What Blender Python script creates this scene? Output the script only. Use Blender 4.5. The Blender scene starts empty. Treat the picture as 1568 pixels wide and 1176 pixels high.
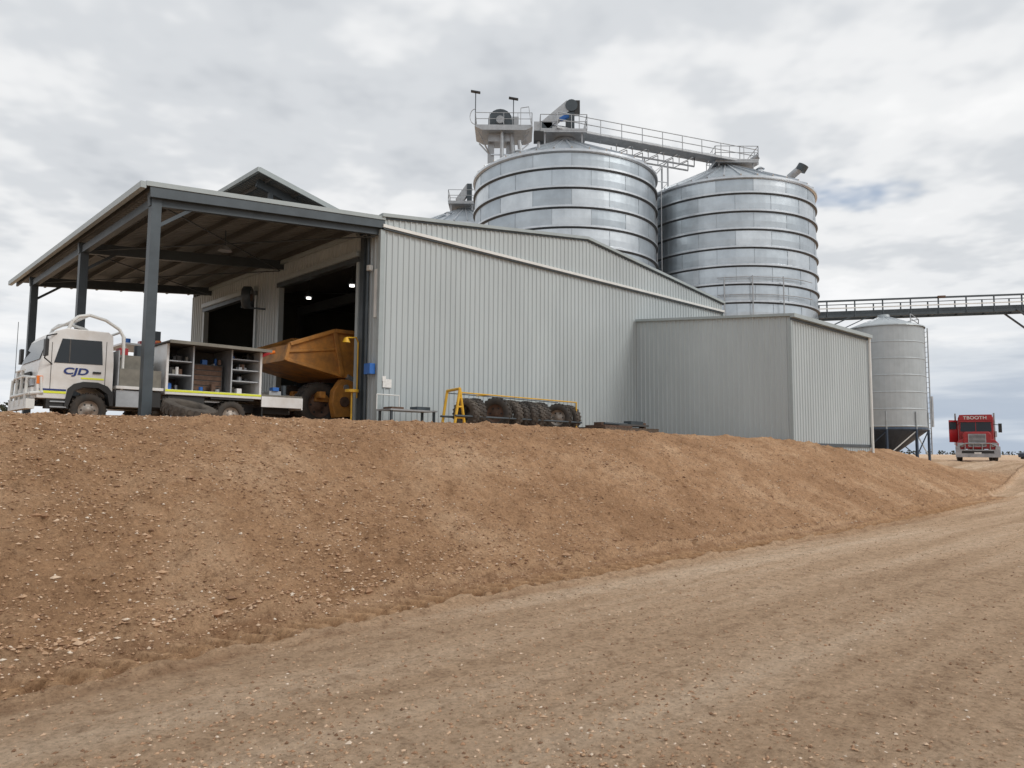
import bpy, bmesh, math, random
from mathutils import Vector, Matrix, noise
random.seed(7)
TH=math.radians(46.362)
U=Vector((math.sin(TH),math.cos(TH),0)); V=Vector((-math.cos(TH),math.sin(TH),0)); Z=Vector((0,0,1))
ROT=math.atan2(U.y,U.x)
scene=bpy.context.scene
def link(o): scene.collection.objects.link(o); return o

# ------------------------------------------------------------------ materials
def mat(name,col,rough=0.6,metal=0.0,var=0.0,vscale=3.0,bump=0.0,bscale=40.0,emit=None,dirt=None,stretch=None):
    m=bpy.data.materials.new(name); m.use_nodes=True
    nt=m.node_tree; b=nt.nodes['Principled BSDF']
    b.inputs['Base Color'].default_value=(*col,1); b.inputs['Roughness'].default_value=rough; b.inputs['Metallic'].default_value=metal
    tc=nt.nodes.new('ShaderNodeTexCoord')
    src=tc.outputs['Object']
    if stretch:
        mp=nt.nodes.new('ShaderNodeMapping'); mp.inputs['Scale'].default_value=stretch
        nt.links.new(src,mp.inputs['Vector']); src=mp.outputs[0]
    if var>0:
        n=nt.nodes.new('ShaderNodeTexNoise'); n.inputs['Scale'].default_value=vscale; n.inputs['Detail'].default_value=4; n.inputs['Roughness'].default_value=0.65
        nt.links.new(src,n.inputs['Vector'])
        r=nt.nodes.new('ShaderNodeValToRGB')
        r.color_ramp.elements[0].position=0.3; r.color_ramp.elements[1].position=0.7
        d=dirt if dirt else tuple(c*(1-var) for c in col)
        r.color_ramp.elements[0].color=(*d,1); r.color_ramp.elements[1].color=(*[min(1,c*(1+var*0.4)) for c in col],1)
        nt.links.new(n.outputs['Fac'],r.inputs['Fac']); nt.links.new(r.outputs['Color'],b.inputs['Base Color'])
    if bump>0:
        n2=nt.nodes.new('ShaderNodeTexNoise'); n2.inputs['Scale'].default_value=bscale; n2.inputs['Detail'].default_value=3
        nt.links.new(tc.outputs['Object'],n2.inputs['Vector'])
        bp=nt.nodes.new('ShaderNodeBump'); bp.inputs['Strength'].default_value=bump; bp.inputs['Distance'].default_value=0.02
        nt.links.new(n2.outputs['Fac'],bp.inputs['Height']); nt.links.new(bp.outputs['Normal'],b.inputs['Normal'])
    if emit:
        b.inputs['Emission Color'].default_value=(*emit[:3],1); b.inputs['Emission Strength'].default_value=emit[3]
    return m
M={}
M['clad']=mat('cladding_steel',(0.46,0.51,0.525),0.45,0.0,0.12,0.5,stretch=(1,1,0.25))
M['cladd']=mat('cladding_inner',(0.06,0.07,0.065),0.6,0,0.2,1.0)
M['trim']=mat('trim_white',(0.72,0.73,0.71),0.4,0,0.1,2)
M['cap']=mat('capping_grey',(0.36,0.41,0.42),0.4,0,0.1,2)
M['steel']=mat('painted_steel_dark',(0.065,0.082,0.095),0.45,0.2,0.25,2)
M['steelg']=mat('galvanised_steel',(0.42,0.44,0.46),0.5,0.5,0.2,3)
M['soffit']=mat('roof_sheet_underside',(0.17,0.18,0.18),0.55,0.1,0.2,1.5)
M['purlin']=mat('purlin_steel',(0.11,0.11,0.105),0.55,0.3,0.2,2)
for i,(c,r) in enumerate([((0.53,0.58,0.62),0.34),((0.45,0.50,0.54),0.38),((0.63,0.67,0.70),0.31),((0.49,0.54,0.58),0.40)]):
    M['galv%d'%i]=mat('galvanised_panel_%d'%i,c,r,0.92,0.18,0.9,bump=0.25,bscale=2.0)
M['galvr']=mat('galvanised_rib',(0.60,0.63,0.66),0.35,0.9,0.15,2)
M['galvs']=mat('galvanised_rib_painted_shade',(0.10,0.11,0.12),0.5,0.6,0.2,2)  # dark copy of the rib metal, shade under each ring painted in
M['galvj']=mat('galvanised_joint',(0.38,0.42,0.45),0.45,0.85,0.2,2)
M['concrete']=mat('concrete',(0.26,0.24,0.21),0.85,0,0.25,2)
M['white']=mat('white_paint',(0.76,0.77,0.77),0.3,0,0.12,1.5,dirt=(0.62,0.59,0.55))
M['glass']=mat('dark_glass',(0.02,0.025,0.03),0.06)
M['black']=mat('black_plastic',(0.02,0.02,0.02),0.5)
M['rubber']=mat('tyre_rubber',(0.028,0.027,0.026),0.8,0,0.5,5,dirt=(0.07,0.055,0.042))
M['rubd']=mat('dusty_tyre_rubber',(0.10,0.085,0.07),0.9,0,0.5,5,dirt=(0.05,0.042,0.036))
M['rim']=mat('wheel_rim',(0.40,0.38,0.35),0.5,0.4,0.3,6,dirt=(0.26,0.19,0.14))
M['orange']=mat('orange_paint',(0.56,0.25,0.05),0.5,0,0.55,2.2,dirt=(0.27,0.13,0.045))
M['yellow']=mat('yellow_paint',(0.72,0.42,0.03),0.45,0,0.25,4)
M['yelstripe']=mat('reflective_stripe',(0.75,0.80,0.05),0.4)
M['red']=mat('red_paint',(0.42,0.025,0.03),0.3,0,0.25,2)
M['blue']=mat('blue_plastic',(0.02,0.13,0.45),0.4)
M['navy']=mat('lettering_blue',(0.01,0.03,0.16),0.4)
M['bluegrey']=mat('hopper_blue_paint',(0.045,0.07,0.11),0.4,0.2,0.2,2)
M['chrome']=mat('chrome',(0.42,0.42,0.43),0.28,1.0,0.35,3)
M['wood']=mat('weathered_timber',(0.13,0.095,0.07),0.85,0,0.4,6)
M['rust']=mat('rusty_steel',(0.13,0.075,0.05),0.8,0,0.5,8)
M['lamp']=mat('lamp_lit',(1,1,1),0.5,emit=(1,0.97,0.9,2.5))
M['amber']=mat('amber_lens',(0.8,0.2,0.02),0.3)
M['paper']=mat('paper_sheet',(0.8,0.8,0.78),0.7,0,0.15,14)
M['khaki']=mat('canvas_grey',(0.22,0.21,0.18),0.85,0,0.3,4)
M['dkgrey']=mat('body_lining_grey',(0.10,0.095,0.09),0.8,0,0.3,4)

# ------------------------------------------------------------------ mesh builder
class MB:
    def __init__(s,off=(0,0,0)): s.v=[];s.f=[];s.m=[];s.sm=[];s.mats=[];s.off=Vector(off)
    def mi(s,k):
        if k not in s.mats: s.mats.append(k)
        return s.mats.index(k)
    def add(s,vs,fs,k,smooth=False):
        b=len(s.v); s.v+= [Vector(p)-s.off for p in vs]; i=s.mi(k)
        for q in fs: s.f.append([b+j for j in q]); s.m.append(i); s.sm.append(smooth)
    def box(s,a,b,c,d,e,f,k):
        s.add([(a,c,e),(b,c,e),(b,d,e),(a,d,e),(a,c,f),(b,c,f),(b,d,f),(a,d,f)],[(0,3,2,1),(4,5,6,7),(0,1,5,4),(1,2,6,5),(2,3,7,6),(3,0,4,7)],k)
    def beam(s,p0,p1,w,h,k,up=None):
        p0=Vector(p0);p1=Vector(p1);d=(p1-p0).normalized()
        u=Vector(up) if up else (Z if abs(d.z)<0.95 else Vector((1,0,0)))
        x=d.cross(u).normalized();y=x.cross(d)
        x=x*w/2;y=y*h/2
        s.add([p0-x-y,p0+x-y,p0+x+y,p0-x+y,p1-x-y,p1+x-y,p1+x+y,p1-x+y],[(0,3,2,1),(4,5,6,7),(0,1,5,4),(1,2,6,5),(2,3,7,6),(3,0,4,7)],k)
    def cyl(s,p0,p1,r,k,seg=12,r2=None,smooth=True,cap=True):
        p0=Vector(p0);p1=Vector(p1);d=(p1-p0).normalized();u=Z if abs(d.z)<0.95 else Vector((1,0,0))
        x=d.cross(u).normalized();y=x.cross(d); r2=r if r2 is None else r2
        vs=[];fs=[]
        for i in range(seg):
            a=2*math.pi*i/seg; q=x*math.cos(a)+y*math.sin(a); vs.append(p0+q*r); vs.append(p1+q*r2)
        for i in range(seg):
            j=(i+1)%seg; fs.append((2*i,2*j,2*j+1,2*i+1))
        s.add(vs,fs,k,smooth)
        if cap: s.add(vs,[tuple(2*i for i in range(seg)),tuple(2*i+1 for i in range(seg))],k)
    def tube(s,pts,r,k,seg=8):
        for a,b in zip(pts[:-1],pts[1:]): s.cyl(a,b,r,k,seg)
    def prism(s,pts,a,b,k,axis='y'):
        n=len(pts)
        if axis=='y': vs=[(p[0],a,p[1]) for p in pts]+[(p[0],b,p[1]) for p in pts]
        elif axis=='x': vs=[(a,p[0],p[1]) for p in pts]+[(b,p[0],p[1]) for p in pts]
        else: vs=[(p[0],p[1],a) for p in pts]+[(p[0],p[1],b) for p in pts]
        s.add(vs,[tuple(range(n)),tuple(range(n,2*n))]+[(i,(i+1)%n,n+(i+1)%n,n+i) for i in range(n)],k)
    def lathe(s,prof,c,ax,k,seg=24,smooth=True,close=False,kf=None):
        c=Vector(c);d=Vector(ax).normalized();u=Z if abs(d.z)<0.95 else Vector((1,0,0))
        x=d.cross(u).normalized();y=x.cross(d); n=len(prof);vs=[]
        for i in range(seg):
            a=2*math.pi*i/seg;q=x*math.cos(a)+y*math.sin(a)
            for (r,h) in prof: vs.append(c+q*r+d*h)
        b=len(s.v); s.v+=[p-s.off for p in vs]
        for i in range(seg):
            j=(i+1)%seg
            for t in range(n if close else n-1):
                t2=(t+1)%n
                s.f.append([b+i*n+t,b+j*n+t,b+j*n+t2,b+i*n+t2]); kk=kf(i,t) if kf else k; s.m.append(s.mi(kk)); s.sm.append(smooth)
    def corr(s,o,a,alen,b,blen,nrm,k,pitch=0.2,dep=0.03):
        # trapezoidal ribbed sheet; blen may be a function of distance along a
        o=Vector(o);a=Vector(a).normalized();b=Vector(b).normalized();nrm=Vector(nrm).normalized()
        fb=blen if callable(blen) else (lambda t:blen)
        prof=[];t=0
        while t<alen:
            for dt,h in ((0,0),(0.62,0),(0.72,1),(0.88,1),(0.98,0)):
                q=t+dt*pitch
                if q<alen: prof.append((q,h*dep))
            t+=pitch
        prof.append((alen,0)); vs=[];fs=[]
        for i,(q,h) in enumerate(prof):
            base=o+a*q+nrm*h; vs.append(base); vs.append(base+b*fb(q))
            if i: fs.append((2*i-2,2*i,2*i+1,2*i-1))
        s.add(vs,fs,k)
    def obj(s,name,parent=None,bevel=0,loc=None,rotz=None,fix=True):
        me=bpy.data.meshes.new(name); me.from_pydata([tuple(p) for p in s.v],[],s.f)
        for k in s.mats: me.materials.append(M[k])
        me.polygons.foreach_set('material_index',s.m); me.polygons.foreach_set('use_smooth',s.sm); me.update()
        if fix:
            bm=bmesh.new();bm.from_mesh(me);bmesh.ops.recalc_face_normals(bm,faces=bm.faces);bm.to_mesh(me);bm.free()
        o=link(bpy.data.objects.new(name,me))
        if parent: o.parent=parent
        if loc is not None: o.location=loc
        if rotz is not None: o.rotation_euler=(0,0,rotz)
        if bevel:
            md=o.modifiers.new('bev','BEVEL');md.width=bevel;md.segments=2;md.limit_method='ANGLE';md.angle_limit=math.radians(35)
        return o
def empty(name,s=None,n=None,z=0,loc=None,rotz=None):
    e=link(bpy.data.objects.new(name,None)); e.empty_display_size=0.5
    e.location=loc if loc else (U*s+V*n+Z*z); e.rotation_euler=(0,0,ROT if rotz is None else rotz); return e

def lerp_t(tab,x):
    if x<=tab[0][0]: return tab[0][1]
    for (a,b),(c,d) in zip(tab[:-1],tab[1:]):
        if x<=c: return b+(d-b)*(x-a)/(c-a)
    return tab[-1][1]
def sst(x): x=max(0,min(1,x)); return x*x*(3-2*x)

# ------------------------------------------------------------------ terrain (local frame: x=s along the shed wall, y=n)
TOE=[(-30,6.2),(1,6.45),(5,7.05),(15,7.2),(22,7.45),(30,8.1),(38,9.0),(46,10.2),(60,12)]
CR=[(-30,1.9),(1.8,1.98),(3.65,2.04),(7.35,2.1),(10.4,2.13),(13,2.12),(16.7,2.07),(22.5,2.04),(28.6,1.92),(35.8,1.78),(39.5,1.55),(42.5,1.2),(45.5,0.85),(48,0.85),(56,1.15)]
PADZ=[(-30,2.1),(3,2.1),(10,2.25),(14,2.28),(34,2.25),(40,2.05),(46,1.8),(50,1.55),(54,1.2),(56,1.16),(4000,1.16)]
def base(s,n):
    return 1.15*sst((s-34)/22.0)
def toe(s): return lerp_t(TOE,s)+0.10*noise.noise(Vector((s*0.35,3.1,0)))+0.04*noise.noise(Vector((s*1.6,7.7,0)))
def tread(s,e):
    w=math.sin((s+0.7*abs(e+0.42))*2*math.pi/0.28)
    edge=sst((e+0.72)/0.07)*sst((-0.12-e)/0.07)
    return edge, max(-0.5,min(0.5,w*1.8))
def height(s,n,detail=True):
    nt=toe(s); nc=nt+3.95
    g=base(s,n)
    c=max(lerp_t(CR,s),g)
    if n<nt: h=g
    elif n<nc:
        t=(n-nt)/(nc-nt); tt=0.82*t+0.18*sst(t)
        if t>0.85: tt=tt-0.05*((t-0.85)/0.15)*(1-(t-0.85)/0.15)
        h=g+(c-g)*tt
    else:
        rate=0.035 if s<36 else 0.035+0.15*min(1,(s-36)/6)
        h=min(c+rate*(n-nc),max(lerp_t(PADZ,s),c if s<40 else 0))
        if s<40: h=max(h,c)
        h=max(h,g)
    if n>70: 
        k=sst((n-70)/60); h=h*(1-k)+1.15*k
    if s<-40:
        k=sst((-40-s)/60); h=h*(1-k)+1.15*k
    if n<-60:
        k=sst((-60-n)/60); h=h*(1-k)+0.9*k
    if detail and abs(s)<90 and -12<n<30:
        t=(n-nt)/(nc-nt)
        onb=sst(t*6)*sst((1.12-t)*6)
        p=Vector((s,n,0))
        if onb>0:
            c1_=noise.noise(p*5.5); c2_=noise.noise(p*12)
            h+=onb*(0.07*noise.noise(Vector((s*0.9,n*0.5,1)))+0.06*noise.noise(Vector((s*2.6,n*1.6,4)))+0.055*c1_+0.04*abs(c2_)+0.025*noise.noise(p*19))
            h-=onb*0.06*max(0,noise.noise(Vector((s*3.1+0.4*n,n*0.35,9))))
        if n<nt+0.3:
            h+=0.012*noise.noise(p*4.0)+0.04*noise.noise(Vector((s*0.10,n*0.8,2)))+0.012*noise.noise(p*11)
        # windrow and tread print along the toe
        e=n-nt
        if -1.3<e<0.6:
            h+=0.17*math.exp(-((e-0.04)/0.10)**2)*(0.7+0.8*noise.noise(Vector((s*2.3,n*4,5)))+0.5*noise.noise(p*7))
            if -0.74<e<-0.10 and s<30:
                edge,w=tread(s,e)
                h+=edge*(-0.065+0.085*w)*(0.8+0.6*noise.noise(Vector((s*0.8,0,7))))
            if e<-0.66: h+=0.08*math.exp(-((e+0.82)/0.08)**2)*(0.6+0.9*noise.noise(Vector((s*2.2,1,3)))+0.4*noise.noise(p*8))
    return h
def axis(segs):
    out=[]
    for a,b,st in segs:
        k=max(1,int(round((b-a)/st)))
        out+= [a+(b-a)*i/k for i in range(k)]
    out.append(segs[-1][1]); return out
SX=axis([(-4000,-1000,1000),(-1000,-200,200),(-200,-40,20),(-40,-4,2),(-4,-1,0.3),(-1,14,0.04),(14,30,0.08),(30,60,0.25),(60,120,4),(120,400,40),(400,1200,200),(1200,5000,950)])
NY=axis([(-4000,-1000,1000),(-1000,-200,200),(-200,-20,20),(-20,0,1),(0,3,0.12),(3,11.6,0.04),(11.6,20,0.25),(20,40,2),(40,140,10),(140,400,50),(400,1200,200),(1200,5000,950)])
nx,ny=len(SX),len(NY)
tv=[];bank=[];trk=[];groove_shade=[]
for s_ in SX:
    ntb=toe(s_)
    for n_ in NY:
        z=height(s_,n_); tv.append((s_,n_,z))
        e=n_-ntb
        b=sst((e+0.15)/0.3)*(1 if n_<30 else 0)
        if s_>40: b*=1-sst((s_-42)/6)
        if s_<-60: b=0
        bank.append(b)
        trk.append(math.exp(-((e+0.38)/0.42)**2) if s_<34 else 0.0)
        shd=0.0  # mask for painted shade in tread grooves and beside the windrow
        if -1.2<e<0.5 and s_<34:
            ed,w_=tread(s_,e); shd=ed*(0.5-w_)*0.85
            shd=max(shd,0.8*math.exp(-((e+0.10)/0.05)**2),0.45*math.exp(-((e+0.93)/0.05)**2))
            shd*=0.65+0.7*noise.noise(Vector((s_*1.3,n_*2,8)))
        groove_shade.append(max(0.0,min(1.0,shd)))
tf=[]
for i in range(nx-1):
    for j in range(ny-1):
        a=i*ny+j; tf.append((a,a+ny,a+ny+1,a+1))
me=bpy.data.meshes.new('ground'); me.from_pydata(tv,[],tf)
me.polygons.foreach_set('use_smooth',[True]*len(tf))
for nm_,ar_ in (('bank',bank),('trk',trk),('groove_shade',groove_shade)):
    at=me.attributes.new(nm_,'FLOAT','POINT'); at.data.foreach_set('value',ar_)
ground=link(bpy.data.objects.new('ground',me)); ground.rotation_euler=(0,0,ROT)
def dirt_mat():
    m=bpy.data.materials.new('dirt_ground'); m.use_nodes=True; nt=m.node_tree; N=nt.nodes.new; Lk=nt.links.new
    b=nt.nodes['Principled BSDF']; b.inputs['Roughness'].default_value=0.95; b.inputs['Specular IOR Level'].default_value=0.15
    tc=N('ShaderNodeTexCoord')
    def nz(scale,det=5,ro=0.6,mp=None):
        n=N('ShaderNodeTexNoise'); n.inputs['Scale'].default_value=scale;n.inputs['Detail'].default_value=det;n.inputs['Roughness'].default_value=ro
        if mp:
            q=N('ShaderNodeMapping'); q.inputs['Scale'].default_value=mp; Lk(tc.outputs['Object'],q.inputs['Vector']); Lk(q.outputs[0],n.inputs['Vector'])
        else: Lk(tc.outputs['Object'],n.inputs['Vector'])
        return n.outputs['Fac']
    def ramp(src,stops):
        r=N('ShaderNodeValToRGB'); els=r.color_ramp.elements
        while len(els)<len(stops): els.new(0.5)
        for e,(p,c) in zip(els,stops): e.position=p; e.color=(*c,1)
        Lk(src,r.inputs['Fac']); return r.outputs['Color']
    def mix(f,a,c,mode='MIX'):
        x=N('ShaderNodeMix'); x.data_type='RGBA'; x.blend_type=mode
        if isinstance(f,float): x.inputs[0].default_value=f
        else: Lk(f,x.inputs[0])
        Lk(a,x.inputs[6]); Lk(c,x.inputs[7]); return x.outputs[2]
    bankc=ramp(nz(0.5,6,0.7),[(0.28,(0.35,0.20,0.108)),(0.5,(0.49,0.295,0.168)),(0.68,(0.63,0.42,0.265))])
    roadc=ramp(nz(1.0,6,0.6,(0.07,1.0,1)),[(0.32,(0.47,0.315,0.20)),(0.48,(0.62,0.435,0.29)),(0.66,(0.76,0.58,0.42))])
    def attr(n_): a=N('ShaderNodeAttribute'); a.attribute_name=n_; return a.outputs['Fac']
    col=mix(attr('bank'),roadc,bankc)
    tcn=ramp(nz(3,3),[(0.3,(0.46,0.24,0.105)),(0.7,(0.60,0.35,0.18))])
    tm=N('ShaderNodeMath');tm.operation='MULTIPLY';tm.inputs[1].default_value=0.75;Lk(attr('trk'),tm.inputs[0])
    col=mix(tm.outputs[0],col,tcn)
    shadec=ramp(nz(4,2),[(0.3,(0.22,0.105,0.048)),(0.7,(0.28,0.14,0.07))])  # dark soil tone paints groove shadow into the base colour
    col=mix(attr('groove_shade'),col,shadec)
    g=ramp(nz(24,6,0.8),[(0.33,(0.50,0.46,0.43)),(0.46,(1,1,1)),(0.68,(1.25,1.25,1.25))])
    col=mix(0.85,col,g,'MULTIPLY')
    g2=ramp(nz(5,6,0.8),[(0.36,(0.68,0.64,0.61)),(0.49,(1,1,1)),(0.66,(1.14,1.14,1.14))])
    col=mix(0.85,col,g2,'MULTIPLY')
    vo=N('ShaderNodeTexVoronoi'); vo.inputs['Scale'].default_value=24; Lk(tc.outputs['Object'],vo.inputs['Vector'])
    vc=ramp(vo.outputs['Distance'],[(0.0,(1.25,1.23,1.21)),(0.25,(1,1,1)),(0.9,(0.82,0.80,0.78))])
    col=mix(0.6,col,vc,'MULTIPLY')
    Lk(col,b.inputs['Base Color'])
    ma=N('ShaderNodeMath');ma.operation='ADD'; Lk(nz(32,6,0.8),ma.inputs[0]); Lk(nz(9,4,0.7),ma.inputs[1])
    bp=N('ShaderNodeBump'); bp.inputs['Strength'].default_value=1.0; bp.inputs['Distance'].default_value=0.055
    Lk(ma.outputs[0],bp.inputs['Height']); Lk(bp.outputs['Normal'],b.inputs['Normal'])
    return m
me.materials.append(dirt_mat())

# gravel : one mesh of loose stones
def stones_mat():
    m=bpy.data.materials.new('loose_stones'); m.use_nodes=True; nt=m.node_tree
    b=nt.nodes['Principled BSDF']; b.inputs['Roughness'].default_value=0.9
    g=nt.nodes.new('ShaderNodeNewGeometry'); r=nt.nodes.new('ShaderNodeValToRGB')
    st=[(0.0,(0.18,0.10,0.055)),(0.35,(0.36,0.21,0.12)),(0.7,(0.48,0.31,0.19)),(0.92,(0.58,0.42,0.29)),(1,(0.70,0.61,0.50))]
    els=r.color_ramp.elements
    while len(els)<len(st): els.new(0.5)
    for e,(p,c) in zip(els,st): e.position=p;e.color=(*c,1)
    nt.links.new(g.outputs['Random Per Island'],r.inputs['Fac']); nt.links.new(r.outputs['Color'],b.inputs['Base Color']); return m
M['stone']=stones_mat()
gv=MB()
octf=[(0,2,4),(2,1,4),(1,3,4),(3,0,4),(2,0,5),(1,2,5),(3,1,5),(0,3,5)]
def stone(s_,n_,r):
    z=height(s_,n_)
    a=random.random()*6.28; rx=r*random.uniform(.7,1.4); ry=r*random.uniform(.6,1.1); rz=r*random.uniform(.45,.8)
    ca,sa=math.cos(a),math.sin(a); j=lambda:random.uniform(.7,1.25)
    pts=[(rx*j(),0,r*.1),(-rx*j(),r*.2,0),(r*.1,ry*j(),0),(0,-ry*j(),r*.1),(r*.15,0,rz*j()),(0,0,-rz)]
    gv.add([(s_+p[0]*ca-p[1]*sa,n_+p[0]*sa+p[1]*ca,z+rz*0.15+p[2]) for p in pts],octf,'stone')
cnt=0
while cnt<42000:
    d=3.8+ (random.random()**1.5)*38; ang=random.uniform(-35,35)
    x=d*math.tan(math.radians(ang)); s_=x*U.x+d*U.y; n_=x*V.x+d*V.y
    if n_>11.2: continue
    nt_=toe(s_); e=n_-nt_
    pr=0.95 if e>0 else (0.24 if random.random()<0.6 else 0.05)
    if -0.15<e<0.25: pr=1.6
    if noise.noise(Vector((s_*0.7,n_*0.7,3)))<random.uniform(-0.5,0.2): pr*=0.35
    if random.random()>pr: continue
    r=0.007+0.018*random.random()**2.4
    if e>0 and random.random()<0.05: r*=random.uniform(1.4,2.4)
    if -0.15<e<0.25: r*=1.3
    if e<0: r*=0.72
    stone(s_,n_,r); cnt+=1
gr=gv.obj('gravel',rotz=ROT,fix=False)

# ------------------------------------------------------------------ main shed
S0,S1,N0,N1=11.95,30.4,18.0,32.3
shed=empty('machinery_shed',S0,N0,0); OFF=(S0,N0,0)
def gtop(s):
    return 8.30+(s-S0+0.1)*(9.47-8.30)/(20.9-S0+0.1) if s<20.9 else 9.47-(s-20.9)*(9.47-8.40)/(S1+0.1-20.9)
w=MB(OFF)
w.corr((S0,N0,1.8),(1,0,0),S1-S0,Z,6.2,(0,-1,0),'clad')
w.corr((S0,N0-0.035,8.12),(1,0,0),S1-S0,Z,lambda t:gtop(S0+t)-8.12,(0,-1,0),'clad')
for a,b in ((18.0,19.2),(24.3,26.1),(30.9,32.3)):
    w.corr((S0,a,1.8),(0,1,0),b-a,Z,6.2,(-1,0,0),'clad')
w.corr((S0-0.02,19.2,7.5),(0,1,0),5.1,Z,0.75,(-1,0,0),'clad'); w.corr((S0-0.02,26.1,7.5),(0,1,0),4.8,Z,0.75,(-1,0,0),'clad')
w.corr((S1,N0,1.8),(0,1,0),N1-N0,Z,6.64,(1,0,0),'clad')
w.corr((S0,N1,1.8),(1,0,0),S1-S0,Z,lambda t:gtop(S0+t)+0.1-1.8,(0,1,0),'clad')
w.obj('walls',shed)
w=MB(OFF) # lining
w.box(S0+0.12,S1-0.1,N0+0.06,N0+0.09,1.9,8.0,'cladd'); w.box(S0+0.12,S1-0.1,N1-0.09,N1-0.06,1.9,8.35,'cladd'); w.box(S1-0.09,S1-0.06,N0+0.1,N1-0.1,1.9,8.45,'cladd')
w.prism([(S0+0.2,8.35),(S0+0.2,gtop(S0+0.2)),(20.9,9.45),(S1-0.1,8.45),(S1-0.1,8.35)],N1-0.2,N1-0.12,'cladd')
for k in range(5):
    x=S0+0.3+k*4.4
    w.box(x,x+0.2,N0+0.1,N0+0.35,1.9,8.0,'steel'); w.box(x,x+0.2,N1-0.45,N1-0.21,1.9,8.0,'steel'); w.beam((x+0.1,N0+0.1,8.0),(x+0.1,N1-0.25,8.0),0.2,0.4,'steel')
w.box(S0+0.1,S1-0.1,N0+0.1,N1-0.1,2.285,2.30,'concrete')
for k,n_ in enumerate((20.0,22.0,24.0,27.0,29.0)):
    w.box(26.0,26.8,n_,n_+1.6,2.3,4.0+0.4*(k%2),'dkgrey'); w.box(25.9,26.0,n_+0.2,n_+1.4,3.0,3.06,'steelg')
w.obj('interior_frame',shed)
w=MB(OFF) # trims
w.box(S0-0.06,S1+0.05,N0-0.13,N0-0.036,8.0,8.09,'trim'); w.box(S0-0.03,S1+0.03,N0-0.10,N0-0.034,7.95,7.998,'steel')
w.box(S0-0.10,S0+0.05,N0-0.05,N0+0.06,1.8,7.94,'cap')
for a,b in ((S0-0.1,20.9),(20.9,S1+0.1)):
    w.beam((a,N0-0.08,gtop(a)+0.05),(b,N0-0.08,gtop(b)+0.05),0.14,0.10,'cap')
    w.beam((a,N0-0.055,gtop(a)-0.03),(b,N0-0.055,gtop(b)-0.03),0.06,0.05,'steel')
for a in (19.2,24.3,26.1,30.9): w.box(S0-0.07,S0+0.12,a-0.07,a+0.07,1.9,7.5,'cap')
for a,b in ((19.13,24.37),(26.03,30.97)):
    w.box(S0-0.16,S0-0.03,a,b,7.36,7.52,'cap'); w.box(S0-0.10,S0+0.1,a,b,7.2,7.36,'steel')
w.box(S0-0.16,S0-0.06,19.2,30.9,7.98,8.1,'cap')
w.box(S1-0.02,S1+0.08,N0-0.1,N0+0.02,6.9,7.94,'cap')
w.cyl((S0-0.12,18.55,2.0),(S0-0.12,18.55,8.0),0.05,'steel'); w.box(S0-0.14,S0-0.03,18.75,18.95,2.0,7.9,'steel')
w.obj('trims',shed)
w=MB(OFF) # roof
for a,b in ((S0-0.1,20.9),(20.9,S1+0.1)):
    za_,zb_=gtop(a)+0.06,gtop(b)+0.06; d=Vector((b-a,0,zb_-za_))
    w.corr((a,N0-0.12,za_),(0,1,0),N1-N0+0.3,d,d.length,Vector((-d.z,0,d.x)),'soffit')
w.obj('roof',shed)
w=MB(OFF) # raised rear roof
zr=lambda s:11.52-(s-11.34)*0.247
a,b=11.34,19.6; d=Vector((b-a,0,zr(b)-zr(a)))
w.corr((a,25.0,zr(a)+0.02),(0,1,0),7.6,d,d.length,Vector((-d.z,0,d.x)),'soffit')
w.beam((a,24.97,zr(a)-0.03),(b,24.97,zr(b)-0.03),0.06,0.18,'cap'); w.beam((a-0.02,24.95,zr(a)-0.03),(a-0.02,32.6,zr(a)-0.03),0.10,0.16,'cap')
for n_ in (25.6,28.4,31.4): w.beam((a+0.2,n_,zr(a)-0.3),(b,n_,zr(b)-0.3),0.12,0.30,'steel')
for k in range(8):
    s_=a+0.5+k*1.1; w.beam((s_,25.05,zr(s_)-0.09),(s_,32.5,zr(s_)-0.09),0.06,0.14,'purlin')
w.prism([(12.5,8.5),(19.5,9.4),(19.5,zr(19.5)-0.1),(12.5,zr(12.5)-0.1)],28.6,28.7,'cladd')
w.box(12.35,12.45,28.6,32.3,8.5,zr(12.4)-0.15,'cladd')
for n_ in (25.6,28.4,31.4): w.box(12.0,12.15,n_-0.07,n_+0.07,8.0,zr(12.0)-0.3,'steel')
w.obj('raised_roof',shed)
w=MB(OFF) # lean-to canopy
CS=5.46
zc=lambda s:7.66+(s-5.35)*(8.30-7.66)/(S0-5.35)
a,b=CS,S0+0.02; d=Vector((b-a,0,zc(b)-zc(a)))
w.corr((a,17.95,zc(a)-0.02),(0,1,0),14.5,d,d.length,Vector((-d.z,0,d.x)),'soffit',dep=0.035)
w.beam((a,17.92,zc(a)-0.02),(b,17.92,zc(b)-0.02),0.05,0.11,'cap')
w.beam((a+0.1,17.96,zc(a)-0.19),(b,17.96,zc(b)-0.19),0.08,0.24,'steel')
w.box(CS-0.12,CS,17.9,32.5,7.53,7.68,'cap')
for k in range(8):
    s_=5.6+k*0.88; w.beam((s_,18.0,zc(s_)-0.10),(s_,32.4,zc(s_)-0.10),0.06,0.15,'purlin')
for n_ in (18.15,24.1,30.3):
    w.beam((5.6,n_,zc(5.6)-0.33),(S0,n_,zc(S0)-0.33),0.14,0.30,'steel')
    w.box(5.64,5.86,n_-0.11,n_+0.11,1.9,7.5,'steel'); w.box(5.56,5.94,n_-0.2,n_+0.2,2.0,2.26,'steel')
    w.beam((5.8,n_,6.75),(6.6,n_,7.35),0.08,0.08,'steel')
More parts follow.
